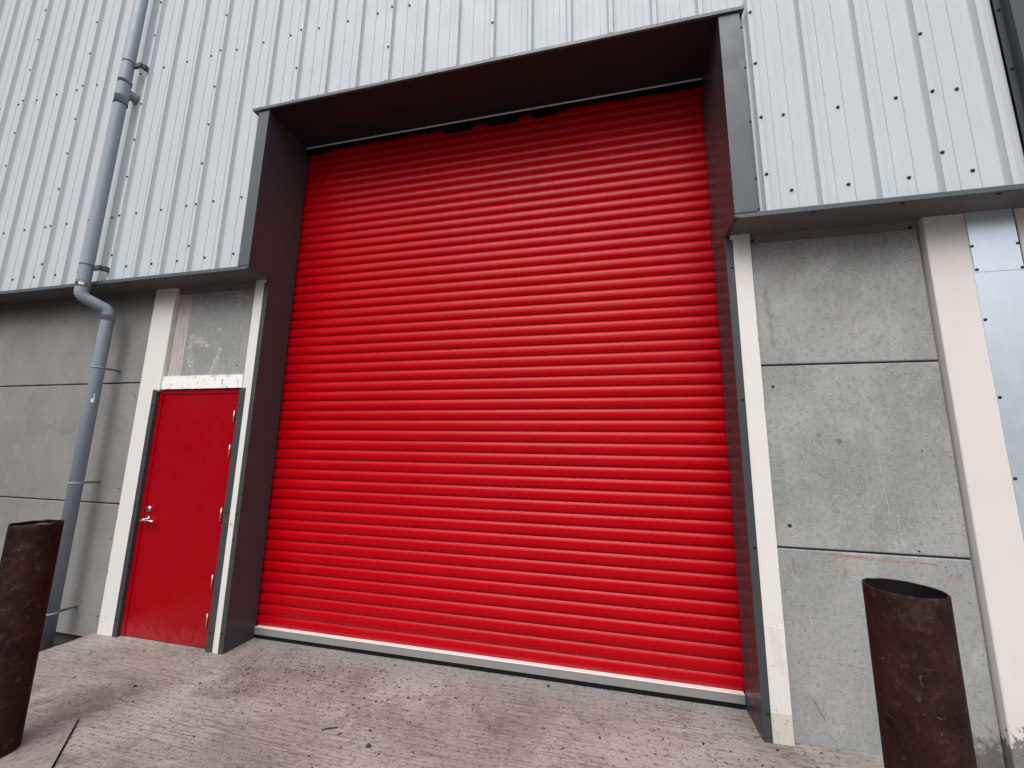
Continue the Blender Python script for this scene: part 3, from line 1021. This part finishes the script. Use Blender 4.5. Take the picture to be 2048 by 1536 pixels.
for z0, z1 in hz:
    o = bpy.data.objects.new("hinge", hmesh); C.objects.link(o); o.parent = dr; o.location = (-0.232, DY - 0.004, (z0 + z1) / 2 - 0.01)
# lock and lever
LXX, LY = -1.072, DY + 0.008
b = MB()
b.tube([(LXX, LY, 1.075), (LXX, LY - 0.008, 1.075)], 0.0265, 28); b.tube([(LXX, LY - 0.008, 1.075), (LXX, LY - 0.016, 1.075)], [0.0235, 0.0195], 28)
lk = b.build("lock", M['chrome'], dr)
b = MB(); b.tube([(LXX - 0.003, LY - 0.016, 1.076), (LXX - 0.003, LY - 0.0175, 1.076)], 0.0065, 14); b.box((LXX - 0.005, LY - 0.0175, 1.062), (LXX - 0.001, LY - 0.016, 1.076)); b.build("keyhole", M['keyhole'], lk)
b = MB()
hz_ = 0.985
b.tube([(LXX, LY, hz_), (LXX, LY - 0.009, hz_)], [0.027, 0.025], 28); b.tube([(LXX, LY - 0.009, hz_), (LXX, LY - 0.045, hz_ - 0.004)], [0.012, 0.010], 16)
lev = []
for i in range(11):
    t = i / 10
    lev.append((LXX - 0.030 + 0.155 * t, LY - 0.050 + 0.012 * max(0, t - 0.75) * 4, hz_ - 0.010 + 0.004 * math.sin(t * 3.1)))
b.tube(lev, [0.009 if 0 < i < 10 else 0.006 for i in range(11)], 14)
b.build("handle", M['chrome'], dr)
# dark trims at both sides
b = MB(); b.box((-1.217, -0.0045, -0.04), (-1.164, -0.0008, 2.203)); b.box((-1.1675, -0.0007, -0.04), (-1.164, DY - 0.0005, 2.203))
t1 = b.build("door_trim", M['trim'], dr)
b = MB(); b.box((-0.177, -0.0045, -0.04), (-0.111, -0.0008, 2.203)); b.box((-0.177, -0.0007, -0.04), (-0.1735, DY - 0.0005, 2.203))
t2 = b.build("door_trim", M['trim'], dr)
for z in (2.055, 1.10, 0.127):
    screw(TSCREW, "trim_screw", (-1.190, -0.0045, z), t1)
    screw(TSCREW, "trim_screw", (-0.149, -0.0045, z - 0.008), t2)
# white concrete lintel over the door, chipped underneath
b = MB()
n = 60
top, bot = [], []
for i in range(n + 1):
    x = -1.128 + 0.962 * i / n
    bz = 2.208 + max(0, mnoise.noise(Vector((x * 14, 2, 0))) - 0.15) * 0.018
    top.append(2.338 - 0.004 * i / n + mnoise.noise(Vector((x * 9, 7, 0))) * 0.002)
    bot.append(bz)
for i in range(n):
    xa = -1.128 + 0.962 * i / n; xb = -1.128 + 0.962 * (i + 1) / n
    b.face([(xa, 0.004, bot[i]), (xb, 0.004, bot[i + 1]), (xb, 0.004, top[i + 1]), (xa, 0.004, top[i])])
    b.face([(xa, 0.18, bot[i]), (xb, 0.18, bot[i + 1]), (xb, 0.004, bot[i + 1]), (xa, 0.004, bot[i])])
    b.face([(xa, 0.004, top[i]), (xb, 0.004, top[i + 1]), (xb, 0.18, top[i + 1]), (xa, 0.18, top[i])])
for x, i in ((-1.128, 0), (-0.166, n)):
    b.face([(x, 0.004, bot[i]), (x, 0.004, top[i]), (x, 0.18, top[i]), (x, 0.18, bot[i])])
b.build("lintel", M['lintel'], wh)

# ------------------------------------------------------------------ the building across the yard, behind the camera
ob = tag(empty("opposite_warehouse", (3, -17, -0.24)), "dark grey warehouse standing across the yard behind the camera", "warehouse")
b = MB(); b.box((-45, -14, 0), (7, 0, 6.8)); b.build("wall", M['opp'], ob)
b = MB(); b.box((-45.3, -14.3, 6.8), (7.3, 0.3, 7.2)); b.build("roof", M['roof'], ob)
for x in (-38, -26, -14, -2):
    b = MB(); b.box((x - 2.2, 0.001, 0), (x + 2.2, 0.05, 4.6)); b.build("loading_door", M['trim'], ob)

# ------------------------------------------------------------------ drainpipe
PXX, YU, YL, PR = -1.785, -0.312, -0.132, 0.051
XU = -0.112                     # the upper run stands this far to the left of the lower one
dp = tag(empty("drainpipe", (PXX, YL, -0.23)), "grey plastic drainpipe running down the front left of the red door", "drainpipe")
def P(y, z):
    t = min(1.0, max(0.0, (YL - y) / (YL - YU)))
    return (XU * t, y - YL, z + 0.23)
b = MB(); b.tube([P(YU, 5.30), P(YU, 3.185)], PR, 36, (False, False)); pu = b.build("pipe", M['pipe'], dp)
b = MB(); b.tube([P(YU, 9.0), P(YU, 5.50)], PR, 36, (True, False)); pt = b.build("pipe", M['pipe'], dp)
b = MB(); b.tube([P(YL, 2.96), P(YL, -0.225)], PR, 36, (False, True)); pl = b.build("pipe", M['pipe'], dp)
# branch fitting
b = MB()
def socket(bm, z0, z1, y, r=PR + 0.0045, lip=0.0035):
    bm.tube([P(y, z1), P(y, z1 - 0.001), P(y, z1 - 0.012), P(y, z1 - 0.014), P(y, z0 + 0.0), P(y, z0)],
            [PR, r + lip, r + lip, r, r, PR], 36, (False, False))
socket(b, 5.531, 5.571, YU, PR + 0.006); socket(b, 5.279, 5.374, YU, PR + 0.006)
b.tube([P(YU, 5.535), P(YU, 5.30)], PR + 0.0045, 36, (False, False))
bd = Vector((0.0, 1.0, 0.0))
o0 = Vector(P(YU, 5.457))
b.tube([tuple(o0 + bd * 0.02), tuple(o0 + bd * 0.118)], 0.047, 28, (False, False)); b.tube([tuple(o0 + bd * 0.085), tuple(o0 + bd * 0.086), tuple(o0 + bd * 0.120), tuple(o0 + bd * 0.121)], [0.047, 0.052, 0.052, 0.02], 28, (False, True))
b.build("branch_fitting", M['pipe'], dp)
# dark rubber seal rings
def ring(name, z, y, parent, r=PR + 0.0075, h=0.006, m='rubber'):
    k = MB(); k.tube([P(y, z + h / 2), P(y, z + h / 2 - 0.001), P(y, z - h / 2 + 0.001), P(y, z - h / 2)], [PR, r, r, PR], 36, (False, False))
    return k.build(name, M[m], parent)
for z in (5.572, 5.530, 5.375, 5.277):
    ring("seal_ring", z, YU, dp)
# swan neck from the cladding back to the wall
b = MB()
path = []
def arc(c, r, a0, a1, n=9):
    return [(c[0] + r * math.cos(a0 + (a1 - a0) * i / n), c[1] + r * math.sin(a0 + (a1 - a0) * i / n)) for i in range(n + 1)]
# in (y, z): down, bend through 67 degrees towards the wall, straight, bend back down
th = rad(62)
r1 = 0.075
yz = arc((YU + r1, 3.150), r1, math.pi, math.pi + th)
dirn = (math.sin(th), -math.cos(th))
endx = YL - r1 * (1 - math.cos(th))
L = (endx - yz[-1][0]) / dirn[0]
p2 = (endx, yz[-1][1] + dirn[1] * L)
yz2 = arc((YL - r1, p2[1] - r1 * math.sin(th) + 0.0), r1, th, 0.0)
yz = [(YU, 3.21)] + yz + [(yz[-1][0] + dirn[0] * L * 0.5, yz[-1][1] + dirn[1] * L * 0.5)] + yz2
ZL = yz[-1][1]
b.tube([P(y, z) for y, z in yz], PR + 0.002, 36, (False, False))
nk = b.build("swan_neck", M['pipe'], dp)
b = MB(); socket(b, 3.195, 3.249, YU); sk = b.build("collar", M['pipe'], dp)
ring("seal_ring", 3.251, YU, dp)
b = MB(); socket(b, ZL - 0.06, ZL + 0.004, YL); b.build("collar", M['pipe'], dp)
ring("seal_ring", ZL + 0.004, YL, dp, h=0.004)
ring("seal_ring", ZL - 0.058, YL, dp, r=PR + 0.0055, h=0.004, m='bracket')
# fine moulding seam on the upper bend
kk = len(yz) // 2
# brackets
def bracket(z, y, ywall, h=0.016, m='bracket', mm='bracket_dark', arm_h=0.05, name="pipe_bracket"):
    k = MB(); k.tube([P(y, z + h / 2), P(y, z + h / 2 - 0.001), P(y, z - h / 2 + 0.001), P(y, z - h / 2)], [PR, PR + 0.005, PR + 0.005, PR], 36, (False, False))
    o = k.build(name, M[m], dp)
    k = MB()
    a = P(y, z); w = P(ywall, z)
    if ywall < -0.1:                     # sideways to the crest of the next rib
        k.box((a[0] + PR - 0.006, a[1] + 0.014, z + 0.23 - arm_h), (a[0] + 0.145, a[1] + 0.040, z + 0.23 - 0.004))
        k.box((a[0] + 0.130, a[1] + 0.041, z + 0.23 - arm_h), (a[0] + 0.168, w[1] - 0.001, z + 0.23 - 0.004))
    else:
        k.box((0.004, a[1] + PR - 0.004, z + 0.23 - arm_h / 2), (0.028, w[1], z + 0.23 + arm_h / 2))
        k.box((-0.004, w[1] - 0.005, z + 0.23 - arm_h * 0.6), (0.036, w[1], z + 0.23 + arm_h * 0.6))
    k.build("bracket_arm", M[mm], o, bevel=0.002, seg=1)
    return o
bracket(5.80, YU, CR, h=0.010, arm_h=0.055)
bracket(3.43, YU, CR, h=0.010, arm_h=0.05)
for z in (2.415, 1.300, 0.160):
    bracket(z, YL, PY, h=0.014, m='pipe', mm='bracket', arm_h=0.018)
# torn white stickers
def S(y, rr, q, z):
    p = P(y, z)
    return (p[0] + rr * math.cos(q), p[1] + rr * math.sin(q), p[2])
def sticker(z, y, parts, parent, a0=-0.0, ink=()):
    k = MB()
    cam_a = math.atan2(-2.974 - y, 3.096 - PXX - P(y, 0)[0])
    for (u0, u1, z0, z1) in parts:
        m_ = 5
        for i in range(m_):
            q0 = cam_a + (u0 + (u1 - u0) * i / m_) / PR; q1 = cam_a + (u0 + (u1 - u0) * (i + 1) / m_) / PR
            rr = PR + 0.0008 + (0.0055 if parent is sk else 0)
            k.face([S(y, rr, q0, z + z0), S(y, rr, q1, z + z0),
                    S(y, rr, q1, z + z1), S(y, rr, q0, z + z1)])
    o = k.build("sticker", M['sticker'], parent)
    if ink:
        k = MB()
        for (u0, u1, z0, z1) in ink:
            q0 = cam_a + u0 / PR; q1 = cam_a + u1 / PR; rr = PR + 0.0013 + (0.0055 if parent is sk else 0)
            k.face([S(y, rr, q0, z + z0), S(y, rr, q1, z + z0),
                    S(y, rr, q1, z + z1), S(y, rr, q0, z + z1)])
        k.build("print", M['ink'], o)
sticker(2.10, YL, [(-0.010, 0.012, -0.032, 0.0), (0.000, 0.012, 0.0, 0.012), (0.008, 0.013, 0.012, 0.045), (-0.003, 0.013, 0.040, 0.046)], pl)
sticker(6.66, YU, [(-0.013, 0.010, -0.045, 0.0), (-0.008, 0.013, 0.0, 0.012), (0.008, 0.013, 0.012, 0.045)], pt)
sticker(3.22, YU, [(-0.030, 0.004, -0.012, 0.014)], sk, ink=[(-0.022, -0.018, -0.002, 0.008), (-0.018, -0.012, -0.002, 0.001), (-0.010, -0.003, -0.002, 0.005)])

# ------------------------------------------------------------------ bollards
def bollard(name, x, y, r, ztop, m, label, fill=None, tilt=(0, 0), dent=0.0, seed=0):
    o_b = MB()
    n = 64
    base = -0.03
    H = ztop - base
    t = 0.0075
    def rim(a):
        return H + tilt[0] * math.cos(a) * r + tilt[1] * math.sin(a) * r + mnoise.noise(Vector((math.cos(a) * 2.3, math.sin(a) * 2.3, seed))) * dent
    rings = []
    def ring_(rad_, zf):
        return [((rad_ + mnoise.noise(Vector((math.cos(a) * 1.2, math.sin(a) * 1.2, zf(a) * 2 + seed))) * 0.0012) * math.cos(a),
                 (rad_) * math.sin(a), zf(a)) for a in [2 * math.pi * i / n for i in range(n)]]
    rings.append(ring_(r, lambda a: 0.0))
    for s in range(1, 12):
        rings.append(ring_(r, lambda a, s=s: (H - 0.03) * s / 11))
    rings.append(ring_(r, lambda a: rim(a) - 0.002))
    rings.append(ring_(r - 0.002, rim))
    rings.append(ring_(r - t + 0.0015, rim))
    rings.append(ring_(r - t, lambda a: rim(a) - 0.002))
    rings.append(ring_(r - t, lambda a: H - 0.9))
    vs = [p for g in rings for p in g]
    fs = []
    for i in range(len(rings) - 1):
        for k in range(n):
            a = i * n + k; c = i * n + (k + 1) % n
            fs.append((a, c, c + n, a + n))
    fs.append(tuple((len(rings) - 1) * n + k for k in range(n)))
    o_b.add(vs, fs, True)
    o = o_b.build(name, m, None, (x, y, base))
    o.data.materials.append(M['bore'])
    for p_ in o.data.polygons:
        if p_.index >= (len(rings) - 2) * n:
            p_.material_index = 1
    e = o.modifiers.new("edge", 'EDGE_SPLIT'); e.split_angle = rad(50)
    tag(o, label, "bollard", "rusty pipe bollards in front of the shutter")
    if fill is not None:
        k = MB()
        vs = [(0, 0, H - fill + 0.006)]; fs = []
        for j_ in range(1, 7):
            for i in range(32):
                a = 2 * math.pi * i / 32; rr = (r - t - 0.0005) * j_ / 6
                vs.append((rr * math.cos(a), rr * math.sin(a), H - fill + mnoise.noise(Vector((rr * 25 * math.cos(a), rr * 25 * math.sin(a), 3))) * 0.012))
        for i in range(32):
            fs.append((0, 1 + i, 1 + (i + 1) % 32))
        for j_ in range(5):
            for i in range(32):
                a = 1 + j_ * 32 + i; c = 1 + j_ * 32 + (i + 1) % 32
                fs.append((a, a + 32, c + 32, c))
        k.add(vs, fs, True)
        k.build("fill", M['fill'], o)
    return o


bollard("bollard", -0.24, -1.18, 0.110, 1.198, M['rust_a'], "rusty steel pipe bollard in front of the drainpipe and left of the red door", fill=0.02, dent=0.006, seed=2)
bollard("bollard", 4.10, -1.24, 0.110, 1.228, M['rust_b'], "dark rusty open pipe bollard in front of the grey concrete panels right of the shutter", dent=0.002, seed=7)

# ------------------------------------------------------------------ small litter on the ground
def chip(name, x, y, s, m, label, cat, flat=0.5, z=PT, seed=0):
    r_ = random.Random(seed)
    k = MB()
    n = 7
    lo_ = [(s * (0.8 + 0.4 * r_.random()) * math.cos(2 * math.pi * i / n), s * (0.8 + 0.4 * r_.random()) * math.sin(2 * math.pi * i / n), 0) for i in range(n)]
    up = [(p[0] * 0.6, p[1] * 0.6, s * flat * (0.7 + 0.5 * r_.random())) for p in lo_]
    k.add(lo_ + up, [(i, (i + 1) % n, n + (i + 1) % n, n + i) for i in range(n)] + [tuple(n + i for i in range(n)), tuple(range(n - 1, -1, -1))])
    o = k.build(name, m, None, (x, y, z))
    return tag(o, label, cat)


chip("stone_chip", 2.668, 0.232, 0.011, M['stone'], "dark stone chip against the shutter's silver bottom edge", "stone", 1.2, seed=3)
chip("stone_chip", 1.739, -0.619, 0.016, M['stone'], "dark clod on the pad nearest the camera, in front of the shutter", "stone", 0.7, seed=4)
chip("stone_chip", -0.183, -0.514, 0.012, M['stone'], "small grey stone on the pad between the near left bollard and the red door", "stone", 0.9, seed=6)
k = MB()
tw = [(-0.043, -0.022, 0.004), (-0.02, -0.008, 0.005), (0.0, 0.002, 0.005), (0.02, 0.010, 0.006), (0.043, 0.024, 0.004)]
k.tube(tw, [0.003, 0.0042, 0.0042, 0.004, 0.002], 8)
tag(k.build("twig", M['twig'], None, (1.430, -0.550, PT)), "short dark twig lying on the pad in front of the shutter", "twig")
k = MB(); k.box((-0.13, -0.035, 0.0), (0.13, 0.035, 0.02))
o = k.build("scrap_plate", M['scrap'], None, (-1.64, -0.235, -0.231), bevel=0.004)
o.rotation_euler = (0.0, 0.0, 0.35)
tag(o, "rusty brown scrap plate lying in the gap at the foot of the drainpipe", "scrap")
# grit and leaf crumbs that nobody would count
k = MB()
r_ = random.Random(21)
for i in range(900):
    x = r_.uniform(-1.3, 4.4); y = 0.2 - abs(r_.gauss(0, 0.62))
    if r_.random() < 0.45:
        x = r_.gauss(0.9, 0.45); y = r_.gauss(-0.15, 0.25)
    if y < -1.6 or y > 0.25:
        continue
    if y > -0.01 and (x < 0.03 or x > 3.97):
        continue
    s = r_.choice([0.0025, 0.003, 0.004, 0.005, 0.007]) * r_.uniform(0.8, 1.3)
    a = r_.uniform(0, 6.28); st = r_.uniform(0.8, 2.4)
    n = 5
    lo_ = []
    for j_ in range(n):
        q_ = 2 * math.pi * j_ / n
        px, py = s * st * math.cos(q_) * r_.uniform(0.7, 1.2), s * math.sin(q_) * r_.uniform(0.7, 1.2)
        lo_.append((x + px * math.cos(a) - py * math.sin(a), y + px * math.sin(a) + py * math.cos(a), PT))
    top_ = (x, y, PT + s * r_.uniform(0.3, 0.8))
    k.add(lo_ + [top_], [(j_, (j_ + 1) % n, n) for j_ in range(n)])
tag(k.build("leaf_litter", M['leaf']), "dark grit and crumbs of dead leaf scattered over the concrete pad", "litter", kind='stuff')
# gravel and debris in the gap on the left
k = MB()
for i in range(260):
    x = r_.uniform(-2.3, -1.47); y = r_.uniform(-0.6, 0.1); s = r_.uniform(0.006, 0.018)
    n = 5
    lo_ = [(x + s * math.cos(2 * math.pi * j_ / n) * r_.uniform(.7, 1.2), y + s * math.sin(2 * math.pi * j_ / n) * r_.uniform(.7, 1.2), -0.233) for j_ in range(n)]
    k.add(lo_ + [(x, y, -0.233 + s)], [(j_, (j_ + 1) % n, n) for j_ in range(n)])
tag(k.build("gravel", M['soil']), "dark gravel in the gap along the foot of the wall", "gravel", kind='stuff')
